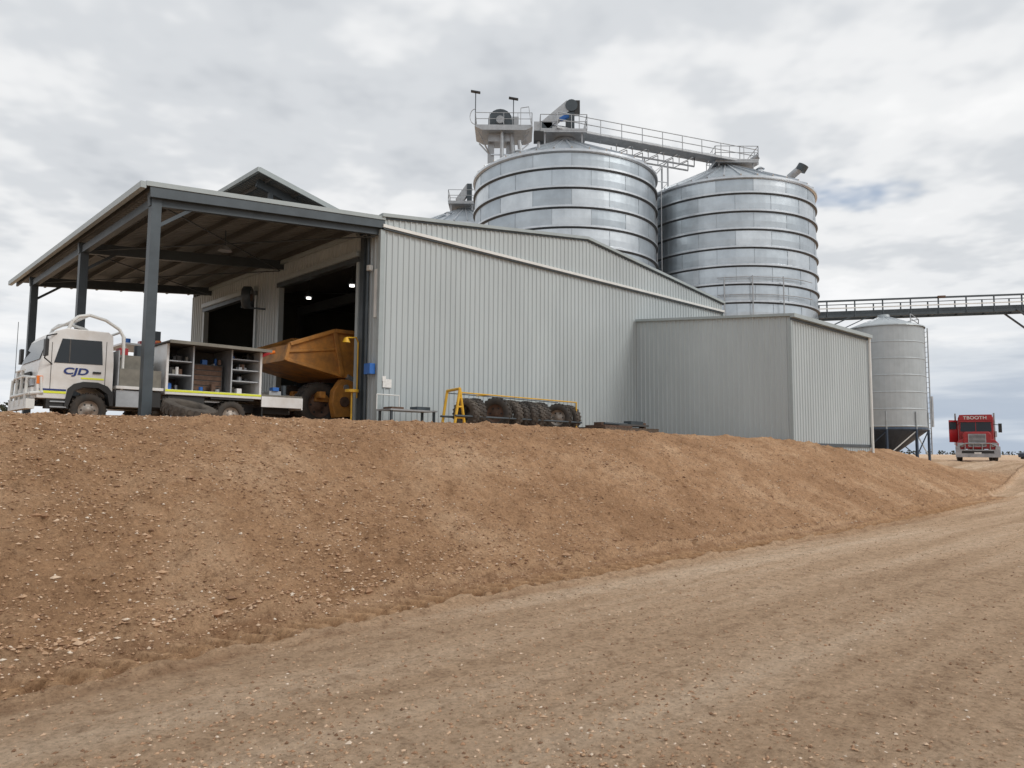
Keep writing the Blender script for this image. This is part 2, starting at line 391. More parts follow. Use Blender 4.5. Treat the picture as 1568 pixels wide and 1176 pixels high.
for n_ in (18.15,24.1):
    w.cyl((5.8,n_,7.3),(11.8,n_+5.9,7.75),0.02,'steel',6); w.cyl((11.8,n_,7.75),(5.8,n_+5.9,7.3),0.02,'steel',6)
w.box(5.67,5.83,18.2,30.3,7.22,7.42,'steel')
for s_,n_ in ((8.6,21.0),(8.6,27.0)):
    w.cyl((s_,n_,7.4),(s_,n_,7.85),0.02,'steel',6); w.cyl((s_,n_,7.25),(s_,n_,7.4),0.20,'steelg',14,r2=0.06)
w.obj('lean_to_canopy',shed)
w=MB(OFF)
for s_,n_ in ((13.05,24.3),(13.05,21.4),(18.0,23.0)):
    w.cyl((s_,n_,6.98),(s_,n_,7.04),0.085,'lamp',14); w.cyl((s_,n_,7.045),(s_,n_,7.25),0.15,'steel',14,r2=0.05); w.cyl((s_,n_,7.25),(s_,n_,8.0),0.015,'steel',5)
w.obj('high_bay_lamps',shed)
w=MB(OFF) # wall fan between doors
w.lathe([(0.34,0),(0.40,0.04),(0.40,0.28),(0.34,0.32)],(S0-0.75,25.6,6.95),(0.8,-0.6,0),'steel',20); w.cyl((S0-0.7,25.55,6.95),(S0-0.5,25.4,6.95),0.12,'rust',12)
for k in range(6):
    an=k*math.pi/3; w.beam((S0-0.6,25.5,6.95),(S0-0.6+0.20*math.cos(an),25.5+0.26*math.cos(an),6.95+0.33*math.sin(an)),0.12,0.02,'steelg')
w.beam((S0,25.4,6.6),(S0-0.8,25.6,6.6),0.06,0.06,'steel')
w.obj('wall_fan',shed)
w=MB(OFF) # wall fittings
w.box(S0-0.30,S0-0.12,18.05,18.35,3.75,4.05,'blue'); w.box(S0-0.2,S0-0.13,18.36,18.5,3.85,3.95,'blue'); w.box(S0+0.08,S0+0.38,17.945,17.955,3.38,3.62,'paper'); w.box(S0+0.06,S0+0.18,17.938,17.943,3.55,3.7,'paper')
w.tube([(S0-0.17,18.9,3.1),(S0-0.17,18.9,4.75),(S0-0.3,18.8,4.85),(S0-0.75,18.6,4.78)],0.022,'yellow'); w.cyl((S0-0.75,18.6,4.64),(S0-0.75,18.6,4.78),0.12,'yellow',12,r2=0.05)
w.cyl((S0-0.4,18.8,3.25),(S0-0.4,18.8,3.33),0.2,'yellow',14); w.cyl((S0-0.4,18.8,2.3),(S0-0.4,18.8,3.25),0.025,'yellow',8)
w.box(S0-0.2,S0-0.08,18.35,18.5,6.8,6.95,'trim'); w.box(S0-0.12,S0-0.04,18.1,18.2,5.4,6.8,'trim')
w.obj('wall_fittings',shed)

# ------------------------------------------------------------------ annex
AX0,AX1,AN0=23.94,30.35,11.6
ann=empty('shed_annex',AX0,AN0,0); OFF=(AX0,AN0,0)
za=lambda n:6.20+(n-AN0)*(6.78-6.20)/(18-AN0)
w=MB(OFF)
w.corr((AX0,AN0,1.5),(1,0,0),AX1-AX0,Z,4.72,(0,-1,0),'clad'); 
w.corr((AX0,AN0,1.5),(0,1,0),17.95-AN0,Z,lambda t:za(AN0+t)-1.5,(-1,0,0),'clad')
w.corr((AX1,AN0,1.5),(0,1,0),17.95-AN0,Z,lambda t:za(AN0+t)-1.5,(1,0,0),'clad')
w.obj('walls',ann)
w=MB(OFF); d=Vector((0,17.95-AN0,za(17.95)-za(AN0)))
w.corr((AX0-0.08,AN0-0.1,za(AN0-0.1)+0.03),(1,0,0),AX1-AX0+0.2,d,d.length+0.08,Vector((0,-d.z,d.y)),'soffit'); w.obj('roof',ann)
w=MB(OFF)
w.beam((AX0-0.05,AN0-0.08,za(AN0)+0.02),(AX0-0.05,17.93,za(17.93)+0.02),0.12,0.09,'cap')
w.box(AX0-0.1,AX1+0.12,AN0-0.20,AN0-0.04,za(AN0)-0.07,za(AN0)+0.06,'cap'); w.box(AX0-0.08,AX1+0.1,AN0-0.06,AN0-0.035,za(AN0)-0.15,za(AN0)-0.07,'steel')
w.box(AX0-0.05,AX0+0.05,AN0-0.05,AN0+0.05,1.5,6.05,'cap')
w.cyl((AX1+0.02,AN0-0.1,1.5),(AX1+0.02,AN0-0.1,6.15),0.055,'trim',10); w.box(AX0+0.06,AX1,AN0-0.05,AN0-0.032,1.84,1.95,'steel')
w.obj('trims',ann)

# ------------------------------------------------------------------ silos
def silo(name,X,Y,rot=0.0,seed=1):
    R=5.85; rnd=random.Random(seed); e=empty(name,loc=(X,Y,0),rotz=rot)
    w=MB(); ring=1.165; EV=19.02; z=EV; prof=[(R,z)]
    pick={}
    while z>3:
        prof+= [(R+0.015,z-ring*0.45),(R,z-ring+0.26),(R+0.14,z-ring+0.20),(R+0.14,z-ring+0.09),(R+0.02,z-ring+0.02),(R,z-ring)]; z-=ring
    def kf(i,t):
        r=t//6; m_=t%6
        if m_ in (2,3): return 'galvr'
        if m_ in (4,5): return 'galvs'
        off=(r%2)*3; kk=((i+off)//6,r)
        if kk not in pick: pick[kk]='galv%d'%rnd.choice([0,0,0,1,2,3])
        return pick[kk]
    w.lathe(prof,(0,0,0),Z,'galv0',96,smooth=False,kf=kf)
    w.lathe([(R+0.03,EV-0.16),(R+0.16,EV-0.10),(R+0.16,EV+0.03),(R-0.1,EV+0.10)],(0,0,0),Z,'galvr',96,smooth=False)
    zt=EV; r=0
    while zt>8:
        for k in range(16):
            i0=k*6+ (3 if r%2 else 0); a=2*math.pi*i0/96
            o=Vector((0,1,0))*math.cos(a)+Vector((-1,0,0))*math.sin(a)
            w.beam(o*(R+0.012)+Z*(zt-0.90),o*(R+0.012)+Z*(zt-0.02),0.03,0.02,'galvj',up=tuple(o))
        zt-=ring; r+=1
    w.obj('wall_rings',e)
    w=MB(); n=36; apex=21.75; r0=0.75
    for k in range(n):
        a0=2*math.pi*k/n;a1=2*math.pi*(k+1)/n
        p=[(R+0.1)*Vector((math.cos(a),math.sin(a),0))+Z*(EV+0.06) for a in (a0,a1)]; q=[r0*Vector((math.cos(a),math.sin(a),0))+Z*apex for a in (a1,a0)]
        w.add(p+q,[(0,1,2,3)],'galv%d'%rnd.choice([0,1,3]))
        c=Vector((math.cos(a0),math.sin(a0),0)); w.beam(c*(R+0.12)+Z*(EV+0.10),c*r0+Z*(apex+0.04),0.08,0.10,'galvr')
    w.cyl((0,0,apex-0.05),(0,0,apex+0.3),r0,'galvr',20,r2=r0*0.9)
    for k in range(3):
        a=k*math.pi*2/3+0.6+seed; c=Vector((math.cos(a),math.sin(a),0))*(R*0.62); zz=20.05
        w.cyl(c+Z*zz,c+Z*(zz+0.4),0.2,'galvr',12); w.cyl(c+Z*(zz+0.41),c+Z*(zz+0.56),0.30,'galvr',12,r2=0.1)
    w.obj('cone_roof',e)
    return e
s1=silo('grain_silo',3.36,48.0,seed=1)
s2=silo('grain_silo.001',15.1,52.0,0.4,seed=2)
s3=silo('grain_silo.002',-4.1,62.0,0.8,seed=3)
s4=silo('grain_silo.003',7.6,66.5,0.8,seed=5)
def rails(w,pts,h=1.05,k='steelg',r=0.025,step=1.3,closed=False):
    P=[Vector(p) for p in pts]
    if closed: P.append(P[0])
    for a,b in zip(P[:-1],P[1:]):
        for hh in (h,h*0.55): w.cyl(a+Z*hh,b+Z*hh,r,k,6)
        w.beam(a+Z*0.06,b+Z*0.06,0.02,0.12,k)
        m=max(1,int(round((b-a).length/step)))
        for i in range(m+1):
            q=a+(b-a)*i/m; w.cyl(q,q+Z*h,r,k,6)
w=MB()
def ladder(w,c,ang,R,z0,z1,k='steelg'):
    t=Vector((-math.sin(ang),math.cos(ang),0)); o=Vector((math.cos(ang),math.sin(ang),0))
    for sgn in (-1,1): w.beam(c+o*(R+0.25)+t*0.23*sgn+Z*z0,c+o*(R+0.25)+t*0.23*sgn+Z*z1,0.05,0.05,k)
    zz=z0
    while zz<z1: w.cyl(c+o*(R+0.25)+t*0.23+Z*zz,c+o*(R+0.25)-t*0.23+Z*zz,0.015,k,5); zz+=0.3
c2=Vector((15.1,52,0)); c1=Vector((3.36,48,0))
ladder(w,c2,math.radians(-150),5.95,3,19.0)
for dx,z0,z1 in ((-92,7.5,12.6),(-73,7.5,12.6),(-108,7.5,12.5)):
    a=math.radians(dx); o=Vector((math.cos(a),math.sin(a),0)); w.beam(c2+o*6.15+Z*z0,c2+o*6.15+Z*z1,0.06,0.06,'steelg')
for zz in (12.5,11.4):
    pts=[c2+6.15*Vector((math.cos(math.radians(x)),math.sin(math.radians(x)),0))+Z*zz for x in range(-112,-40,8)]
    w.tube(pts,0.03,'steelg',5)
w.obj('silo_ladder')

# ------------------------------------------------------------------ overhead conveyor between silos
cv=empty('silo_top_conveyor',loc=(0,0,0),rotz=0); w=MB()
A=Vector((2.4,47.7,22.65)); B=Vector((16.9,52.6,22.25)); D=(B-A).normalized(); S=D.cross(Z).normalized()
w.beam(A,B,0.5,0.42,'steelg'); w.beam(A+Z*0.25,B+Z*0.25,0.6,0.05,'galvr')
Lc=(B-A).length
for k in range(int(Lc/1.2)+1):
    q=A+D*k*1.2; w.beam(q-Z*0.24,q+Z*0.24,0.56,0.06,'galvr')
walk=[A+S*0.85-Z*0.35,B+S*0.85-Z*0.35]; w.beam(walk[0],walk[1],0.7,0.04,'steelg')
rails(w,[walk[0]+S*0.35,walk[1]+S*0.35],r=0.03,step=1.6)
w.obj('trough_and_walkway',cv)
w=MB() # truss below between silos
T0=A+D*4.6;T1=A+D*10.6
for o in (S*0.4,-S*0.4):
    w.beam(T0+o-Z*0.95,T1+o-Z*0.95,0.09,0.09,'steelg')
    for k in range(6):
        q0=T0+o+D*(6.0*k/5); q1=T0+o+D*(6.0*min(5,k+1)/5)
        w.beam(q0-Z*0.95,q0-Z*0.25,0.05,0.05,'steelg'); w.beam(q0-Z*0.95,q1-Z*0.25,0.05,0.05,'steelg')
for k in (0.35,0.65):
    q=T0+D*6.0*k
    for o in (S*0.4,-S*0.4): w.beam(Vector((q.x,q.y,2.5))+o,q+o-Z*0.95,0.10,0.10,'steelg')
for zz in range(4,21,2):
    a_=T0+D*6.0*0.35+S*0.4;b_=T0+D*6.0*0.65+S*0.4
    w.beam((a_.x,a_.y,zz),(b_.x,b_.y,zz),0.05,0.05,'steelg'); w.beam((a_.x,a_.y,zz),(b_.x,b_.y,zz+2 if zz<20 else 21.5),0.04,0.04,'steelg')
w.beam(T0+D*2.1+S*0.4-Z*3.0,T0+D*3.9+S*0.4-Z*0.9,0.07,0.07,'steelg'); w.beam(T0+D*2.1+S*0.4-Z*3.0,T0+D*0.3+S*0.4-Z*0.9,0.07,0.07,'steelg')
w.obj('support_truss',cv)
def platform(w,c,hx,hy,z,leg=0.9):
    w.box(c[0]-hx,c[0]+hx,c[1]-hy,c[1]+hy,z-0.12,z,'steelg')
    rails(w,[(c[0]-hx,c[1]-hy,z),(c[0]+hx,c[1]-hy,z),(c[0]+hx,c[1]+hy,z),(c[0]-hx,c[1]+hy,z)],closed=True,step=0.9)
    for i in (-1,1):
        for j in (-1,1): w.beam((c[0]+i*hx*0.8,c[1]+j*hy*0.8,z-leg),(c[0]+i*hx*0.8,c[1]+j*hy*0.8,z-0.1),0.08,0.08,'steelg')
w=MB(); platform(w,(3.2,47.9),1.5,1.2,22.2,1.0); platform(w,(15.6,52.1),1.5,1.2,21.95,0.9)
w.obj('maintenance_platforms',cv)
w=MB() # drive head
w.beam((2.0,47.6,22.8),(3.65,47.6,24.25),0.6,0.65,'steelg'); w.cyl((3.75,47.25,24.15),(3.75,47.95,24.15),0.40,'steel',16)
w.box(3.4,3.95,47.35,47.9,22.5,24.1,'steel'); w.box(3.95,4.3,47.3,47.7,23.6,24.5,'black'); w.cyl((3.0,46.95,23.0),(3.5,46.95,23.3),0.16,'blue',12); w.box(1.5,2.5,47.3,48.0,22.3,23.0,'steel'); w.box(1.3,1.8,47.0,47.5,22.3,22.9,'steelg')
w.box(1.2,1.8,43.9,44.4,20.3,20.9,'black'); w.cyl((1.5,44.1,19.9),(1.5,44.1,20.4),0.1,'steelg',8)
w.cyl((18.5,49.0,20.0),(19.1,48.6,20.5),0.25,'steelg',12); w.cyl((19.1,48.6,20.35),(19.3,48.5,20.7),0.36,'steel',12)
w.cyl((16.6,51.5,22.0),(17.2,51.2,22.4),0.2,'steelg',12)
w.obj('drive_heads',cv)

# ------------------------------------------------------------------ bucket elevator tower
tw=empty('bucket_elevator',loc=(-0.9,55.5,0),rotz=0); w=MB((-0.9,55.5,0))
for x in (-1.75,-0.35): w.box(x-0.24,x+0.24,55.3,55.8,2.2,26.0,'steelg')
w.cyl((-0.9,54.6,2.2),(-0.9,54.6,25.6),0.14,'steelg',12); w.cyl((0.5,54.8,18.5),(-0.2,55.0,25.5),0.18,'steelg',12); w.cyl((0.5,54.8,18.5),(3.0,50.0,22.2),0.18,'steelg',12)
w.cyl((0.4,54.8,24.9),(0.9,54.6,20.0),0.16,'steelg',12)
for zz in range(4,25,2): w.beam((-1.75,55.25,zz),(-0.35,55.25,zz),0.06,0.10,'galvr')
w.prism([(-2.95,25.78),(1.4,25.78),(0.9,25.5),(-2.4,25.5)],54.2,57.0,'steelg')
for x,sx in ((-2.7,-1.8),(1.15,0.1)):
    for y in (54.4,56.8): w.beam((x,y,25.5),(sx,55.4,24.0),0.08,0.08,'steelg')
w.box(-1.95,-0.1,54.9,56.2,24.9,25.5,'steelg')
w.obj('casing_and_legs',tw)
w=MB((-0.9,55.5,0)); rails(w,[(-2.9,54.25,25.8),(1.35,54.25,25.8),(1.35,56.95,25.8),(-2.9,56.95,25.8)],closed=True,step=1.0)
w.tube([(-2.9+0.4*math.cos(t),54.2,26.5+0.6*math.sin(t)) for t in [math.pi/2+x*math.pi/8 for x in range(9)]],0.03,'steelg',6)
w.tube([(0.5,54.2,25.8),(0.5,54.2,27.2),(1.1,54.2,27.3),(1.3,54.2,25.8)],0.03,'steelg',6)
w.obj('platform_rails',tw)
w=MB((-0.9,55.5,0))
pr=[(-1.95,25.8),(-1.95,26.5)]+[(-1.05+0.9*math.cos(t),26.6+0.85*math.sin(t)) for t in [math.pi-x*math.pi/10 for x in range(11)]]+[(-0.15,25.8)]
w.prism(pr,54.9,56.1,'steel'); w.box(-0.15,0.35,55.0,55.9,26.0,26.9,'steelg'); w.cyl((-1.05,54.6,26.5),(-1.05,54.9,26.5),0.3,'steelg',14)
for x in (-2.9,-0.05):
    zt=28.4 if x<-1 else 27.9
    w.cyl((x,54.3,25.8),(x,54.3,zt),0.04,'steel',6); w.beam((x-0.35,54.2,zt+0.08),(x+0.35,54.2,zt-0.04),0.25,0.1,'black')
w.obj('head_and_floodlights',tw)
w=MB((-4.1,62,0)); platform(w,(-4.3,61.6),1.1,1.0,22.1,1.0); w.beam((-4.6,61.5,22.4),(-3.7,61.5,23.7),0.55,0.6,'steelg'); w.box(-3.9,-3.5,61.2,61.8,22.2,23.9,'steel')
tp=w.obj('silo_inlet_gantry',loc=(-4.1,62,0))

# ------------------------------------------------------------------ long conveyor bridge to the right
br=empty('conveyor_bridge',loc=(20.5,51,0),rotz=0); w=MB((20.5,51,0))
zb=lambda x:10.75+(x-20.5)*0.045
x=19.5; xe=62.0
for y in (50.5,51.7):
    w.beam((x,y,zb(x)+0.08),(xe,y,zb(xe)+0.08),0.10,0.18,'steel')
w.beam((x,51.1,zb(x)+0.36),(xe,51.1,zb(xe)+0.36),0.5,0.26,'steel')
w.beam((x,50.44,zb(x)+0.62),(xe,50.44,zb(xe)+0.62),0.05,0.07,'trim')
w.beam((x,51.75,zb(x)+1.1),(xe,51.75,zb(xe)+1.1),0.05,0.05,'steel')
q=x
while q<xe:
    for y in (50.45,51.75): w.beam((q,y,zb(q)),(q,y,zb(q)+1.1),0.07,0.07,'steel')
    q+=1.9
w.beam((x,50.4,zb(x)+1.12),(xe,50.4,zb(xe)+1.12),0.08,0.12,'steel')
q=x
while q<xe: w.beam((q,50.5,zb(q)+0.12),(q,51.7,zb(q)+0.12),0.06,0.1,'steel'); q+=1.9
for xs in (36.5,52.5,):
    for y in (50.4,51.8):
        w.beam((xs,y+ (0.8 if y>51 else -0.8),1.0),(xs,y,zb(xs)),0.2,0.2,'steel')
        for dx in (-2.2,2.2): w.beam((xs,y,zb(xs)-1.6),(xs+dx,y,zb(xs)),0.10,0.10,'steel')
w.beam((20.9,50.5,zb(20.9)-0.9),(23.0,50.5,zb(23)),0.08,0.08,'steel'); w.beam((24.3,50.5,zb(24.3)-0.0),(22.6,50.5,zb(22)-0.7),0.06,0.06,'steel')
w.beam((28.9,50.3,zb(28.9)+1.14),(29.4,50.3,zb(29.4)+1.14),0.12,0.14,'rust')
w.obj('walkway_and_trough',br)

# ------------------------------------------------------------------ small hopper bin
bn=empty('hopper_bin',loc=(22.15,44.3,0),rotz=0.3); w=MB(); R=2.08
M['binw']=mat('bin_sheet',(0.44,0.48,0.50),0.42,0.35,0.12,1.5)
prof=[];z=8.95
while z>3.3: prof+=[(R,z),(R,z-0.90),(R+0.025,z-0.93),(R+0.025,z-0.955)]; z-=0.965
prof+=[(R,3.10)]
w.lathe(prof,(0,0,0),Z,'binw',48,smooth=False)
w.lathe([(R+0.1,8.93),(R+0.08,9.0),(0.35,9.68),(0.32,9.85),(0.0,9.9)],(0,0,0),Z,'binw',30,smooth=False)
w.lathe([(R+0.03,3.12),(R+0.05,3.0),(R-0.02,2.92),(0.55,1.75),(0.5,1.5)],(0,0,0),Z,'bluegrey',32,smooth=False)
w.obj('bin_shell',bn)
w=MB()
for k in range(8):
    a=2*math.pi*k/8; o=Vector((math.cos(a),math.sin(a),0)); w.beam(o*(R+0.03)+Z*1.2,o*(R+0.03)+Z*3.0,0.10,0.10,'bluegrey'); w.beam(o*(R+0.04)+Z*3.0,o*(R+0.04)+Z*4.0,0.06,0.05,'binw')
    a2=a+math.pi/4; o2=Vector((math.cos(a2),math.sin(a2),0)); w.beam(o*(R)+Z*1.5,o2*(R)+Z*2.9,0.05,0.05,'trim' if k%2 else 'bluegrey')
for k in range(24):
    a=2*math.pi*k/24; o=Vector((math.cos(a),math.sin(a),0)); w.cyl(o*R+Z*9.0,o*0.35+Z*9.7,0.02,'galvr',4)
ladder(w,Vector((0,0,0)),math.radians(-25),R,1.6,9.0); w.beam((R+0.35,-0.9,3.2),(R+0.35,-0.9,5.0),0.12,0.12,'steelg')
rails(w,[(1.1,-0.9,9.25),(1.9,-0.7,9.0),(1.9,0.4,9.0)],h=0.6)
w.obj('legs_and_ladder',bn)

# ------------------------------------------------------------------ tyres
def tyre(w,c,ax,r,wd,k='rubber',rim=True,hub='rim',lug=22):
    hw=wd/2; ri=r*0.56
    prof=[(ri,-hw*0.75),(ri*1.08,-hw*0.95),(r*0.80,-hw*1.03),(r*0.93,-hw*0.92),(r*0.985,-hw*0.75),(r,-hw*0.4),(r,hw*0.4),(r*0.985,hw*0.75),(r*0.93,hw*0.92),(r*0.80,hw*1.03),(ri*1.08,hw*0.95),(ri,hw*0.75)]
    w.lathe(prof,c,ax,k,32,close=True)
    c=Vector(c);d=Vector(ax).normalized();u=Z if abs(d.z)<0.95 else Vector((1,0,0));x=d.cross(u).normalized();y=x.cross(d)
    for i in range(lug*2):
        a=math.pi*i/lug; q=x*math.cos(a)+y*math.sin(a); sg=1 if i%2 else -1
        w.beam(c+q*(r+0.004)+d*sg*hw*0.08,c+q*(r-0.004)+d*sg*hw*0.86,r*0.11,0.03,k,up=q)
    if rim:
        for g in (-1,1):
            w.lathe([(ri*1.0,g*hw*0.7),(ri*0.95,g*hw*0.62),(ri*0.85,g*hw*0.3),(ri*0.45,g*hw*0.35),(ri*0.38,g*hw*0.6),(0.0,g*hw*0.62)],c,ax,hub,24)
            for i in range(6):
                a=i*math.pi/3; q=x*math.cos(a)+y*math.sin(a); w.cyl(c+q*ri*0.65+d*g*hw*0.3,c+q*ri*0.65+d*g*hw*0.37,ri*0.10,'black',8)
rk=empty('tyre_rack',13.0,16.2,2.22); w=MB((13.0,16.2,2.22))
w.tube([(13.0,15.9,2.22),(13.18,15.9,3.30),(13.30,16.6,3.28),(13.12,16.6,2.22)],0.04,'yellow'); w.tube([(13.38,15.9,2.22),(13.18,15.9,3.30)],0.04,'yellow')
w.tube([(13.05,15.9,2.5),(13.33,15.9,2.5)],0.03,'yellow');w.tube([(13.10,15.9,2.8),(13.28,15.9,2.8)],0.03,'yellow'); w.tube([(13.14,15.9,3.05),(13.23,15.9,3.05)],0.03,'yellow')
w.tube([(13.2,15.95,3.20),(18.0,15.9,3.16)],0.02,'yellow'); w.tube([(14.3,15.94,3.19),(14.3,16.5,3.19)],0.018,'yellow'); w.tube([(13.3,16.6,3.22),(17.9,16.6,3.18)],0.014,'steel')
w.tube([(13.0,15.85,2.55),(18.2,15.85,2.52)],0.03,'steel'); w.tube([(13.0,16.5,2.55),(18.2,16.5,2.52)],0.03,'steel')
w.tube([(18.0,15.9,2.22),(18.0,15.9,3.17)],0.025,'yellow')
w.obj('frame',rk)
for i,(s_,rr,an,hb) in enumerate([(13.68,.42,8,0),(14.02,.43,-6,0),(14.9,.47,26,1),(15.38,.44,4,0),(15.72,.43,10,0),(16.05,.44,0,0),(16.38,.43,6,0),(16.7,.44,-4,0),(17.5,.44,28,1),(18.0,.43,10,0)]):
    w=MB(); a=math.radians(an); tyre(w,(0,0,0),(math.cos(a),math.sin(a),0),rr,0.28,'rubber' if i%3 else 'rubd',rim=bool(hb),hub='rust' if i<6 else 'rim')
    o=w.obj('tyre_%d'%(i+1),rk); o.location=(s_-13.0,0.02*((i*7)%5),rr)
w=MB(); tyre(w,(0,0,0),(0.12,-0.30,1.0),0.58,0.28,'rubd',rim=False,lug=26)
w.obj('loose_tyre',loc=U*6.45+V*17.35+Z*2.46,rotz=ROT)

# ------------------------------------------------------------------ steel work table + pallet
w=MB()
w.box(0,1.6,0,0.7,0.46,0.50,'steelg')
for x in (0.05,1.5):
    for y in (0.05,0.6): w.box(x,x+0.06,y,y+0.06,0,0.46,'steel')
w.tube([(0.0,0.68,0.5),(0.0,0.68,0.92),(0.75,0.68,0.92),(0.75,0.68,0.5)],0.018,'trim'); w.box(0.1,0.5,0.1,0.5,0.502,0.56,'rust'); w.box(1.0,1.45,0.15,0.5,0.505,0.60,'steel')
w.obj('work_table',loc=U*11.6+V*16.9+Z*2.22,rotz=ROT)
w=MB()
for y in (0,0.5,1.0): w.box(0,3.0,y,y+0.1,0.02,0.11,'wood')
for k in range(18): w.box(k*0.17,k*0.17+0.12,0,1.1,0.112,0.135,'wood')
for k in range(5): w.box(k*0.7,k*0.7+0.12,0,1.1,0,0.018,'wood')
w.box(0.1,1.6,0.1,0.9,0.14,0.20,'rust'); w.box(1.0,2.7,0.2,0.8,0.205,0.26,'dkgrey'); w.cyl((0.2,0.2,0.25),(1.5,0.25,0.25),0.04,'steel',8); w.box(1.8,2.5,0.3,0.6,0.265,0.38,'steel'); w.box(0.3,0.9,0.4,0.7,0.205,0.30,'rust'); w.cyl((2.75,0.5,0.14),(2.75,0.5,0.34),0.12,'rust',12)
w.obj('loaded_pallet',loc=U*18.6+V*15.2+Z*2.26,rotz=ROT+0.03)

# ------------------------------------------------------------------ white service truck (x back along +s, y away from the yard)
tk=empty('service_truck',3.50,19.4,2.08)
W=2.0
w=MB()
cab=[(0.36,0.62),(0.33,1.0),(0.38,1.42),(0.58,2.06),(0.68,2.18),(0.88,2.25),(1.76,2.25),(1.86,2.17),(1.90,1.5),(1.90,0.80),(1.88,0.72),(1.86,0.70),(1.78,0.86),(1.60,0.95),(1.28,0.95),(1.06,0.86),(0.96,0.62)]
w.prism(cab,0.0,W,'white'); w.obj('cab_shell',tk,bevel=0.06)
w=MB()
w.prism([(0.66,1.44),(0.80,2.00),(1.62,2.02),(1.66,1.46)],-0.012,0.04,'glass')
w.prism([(0.66,1.44),(0.80,2.00),(1.62,2.02),(1.66,1.46)],W-0.04,W+0.012,'glass')
f0=Vector((0.405,0,1.50));f1=Vector((0.565,0,2.02)); nrm=Vector((-0.95,0,0.30)).normalized()*0.02
w.add([f0+nrm+Vector((0,0.10,0)),f0+nrm+Vector((0,W-0.10,0)),f1+nrm+Vector((0,W-0.18,0)),f1+nrm+Vector((0,0.18,0))],[(0,1,2,3)],'glass')
w.obj('windows',tk)
w=MB()
w.box(0.60,0.612,-0.006,0.01,0.75,1.9,'dkgrey');w.box(1.72,1.732,-0.006,0.01,0.95,2.02,'dkgrey'); w.box(1.46,1.63,-0.03,0.0,1.24,1.29,'black'); w.box(0.95,0.975,-0.016,-0.012,1.47,2.0,'dkgrey')
w.box(0.55,1.0,0.02,0.3,0.40,0.62,'black')
w.box(0.27,0.45,0.1,W-0.1,0.62,0.86,'white'); w.box(0.30,0.34,0.5,W-0.5,1.08,1.24,'black'); w.box(0.30,0.36,0.45,W-0.45,0.9,1.0,'dkgrey')
w.box(0.28,0.36,0.10,0.42,0.90,1.12,'chrome'); w.box(0.28,0.36,W-0.42,W-0.10,0.90,1.12,'chrome'); w.box(0.34,0.46,-0.012,0.08,0.94,1.12,'amber')
w.tube([(0.62,0.0,1.4),(0.42,-0.24,1.5),(0.44,-0.24,2.0),(0.68,0.0,2.1)],0.015,'black',6); w.box(0.40,0.47,-0.34,-0.16,1.55,1.92,'black'); w.box(0.40,0.47,W+0.16,W+0.36,1.55,1.92,'black')
w.prism([(0.90,0.45),(0.96,0.86),(1.08,0.98),(1.27,1.04),(1.58,1.04),(1.79,0.96),(1.92,0.80),(1.92,0.5),(1.85,0.5),(1.79,0.78),(1.60,0.91),(1.28,0.91),(1.09,0.82),(0.98,0.45)],-0.03,0.25,'black')
for k in (0,1): w.box(0.62,0.95,-0.02,0.2,0.42+k*0.12,0.45+k*0.12,'steelg')
w.obj('cab_details',tk,bevel=0.008)
w=MB() # bull bar
for y in (0.25,0.75,1.25,1.75): w.cyl((0.18,y,0.45),(0.21,y,1.28 if 0.5<y<1.5 else 1.1),0.035,'trim')
w.tube([(0.48,-0.02,0.75),(0.24,0.06,0.72),(0.17,0.4,0.70),(0.17,1.6,0.70),(0.24,1.94,0.72),(0.48,2.02,0.75)],0.04,'trim')
w.tube([(0.46,0.0,1.08),(0.26,0.12,1.08),(0.20,0.5,1.12),(0.20,1.5,1.12),(0.26,1.88,1.08),(0.46,2.0,1.08)],0.032,'trim'); w.tube([(0.21,0.6,1.28),(0.21,1.4,1.28)],0.032,'trim')
w.box(0.17,0.34,0.05,W-0.05,0.38,0.60,'trim'); w.tube([(0.44,-0.02,0.75),(0.42,-0.02,1.10)],0.03,'trim')
w.tube([(0.21,1.6,1.1),(0.21,1.6,2.5)],0.008,'black',5)
w.obj('bull_bar',tk,bevel=0.01)
w=MB()
for y in (0.08,1.92):
    w.tube([(0.92,y,2.22),(1.0,y,2.44),(1.12,y,2.56),(1.35,y,2.62),(1.70,y,2.54),(2.00,y,2.36),(2.10,y,2.2),(2.12,y,1.9)],0.038,'trim')
    w.tube([(2.12,y,2.2),(2.12,y,0.9)],0.035,'trim')
for x,zz in ((1.35,2.62),(1.0,2.44),(2.05,2.3),(2.12,1.7)): w.tube([(x,0.08,zz),(x,1.92,zz)],0.03,'trim')
w.obj('hoop_rack',tk)
w=MB() # tray and body
w.box(0.5,6.7,0.55,0.75,0.50,0.74,'black'); w.box(0.5,6.7,1.25,1.45,0.50,0.74,'black')
w.box(1.98,3.06,0.0,W,0.93,1.0,'white'); w.box(2.04,3.0,0.02,0.06,1.0,1.42,'khaki'); w.box(2.06,2.9,0.3,1.8,1.0,1.78,'khaki'); w.box(2.0,2.62,0.05,0.5,0.50,0.90,'steelg'); w.box(2.68,3.02,0.05,0.5,0.52,0.9,'black')
w.box(2.0,2.03,0.0,W,1.0,1.85,'steelg')
w.box(2.1,2.3,0.32,0.6,1.782,1.95,'red'); w.cyl((2.6,0.5,1.78),(2.6,0.5,2.05),0.12,'steel',10)
w.box(3.1,5.6,0.0,W,0.86,0.99,'white'); w.box(3.1,5.6,-0.012,-0.002,0.93,0.985,'yelstripe'); w.box(3.12,5.58,-0.008,-0.002,0.865,0.92,'trim')
w.box(3.17,5.53,1.93,1.98,0.99,2.10,'dkgrey'); w.box(3.04,5.70,-0.35,W+0.05,2.14,2.18,'dkgrey'); w.box(3.04,5.70,-0.37,-0.352,2.11,2.19,'khaki')
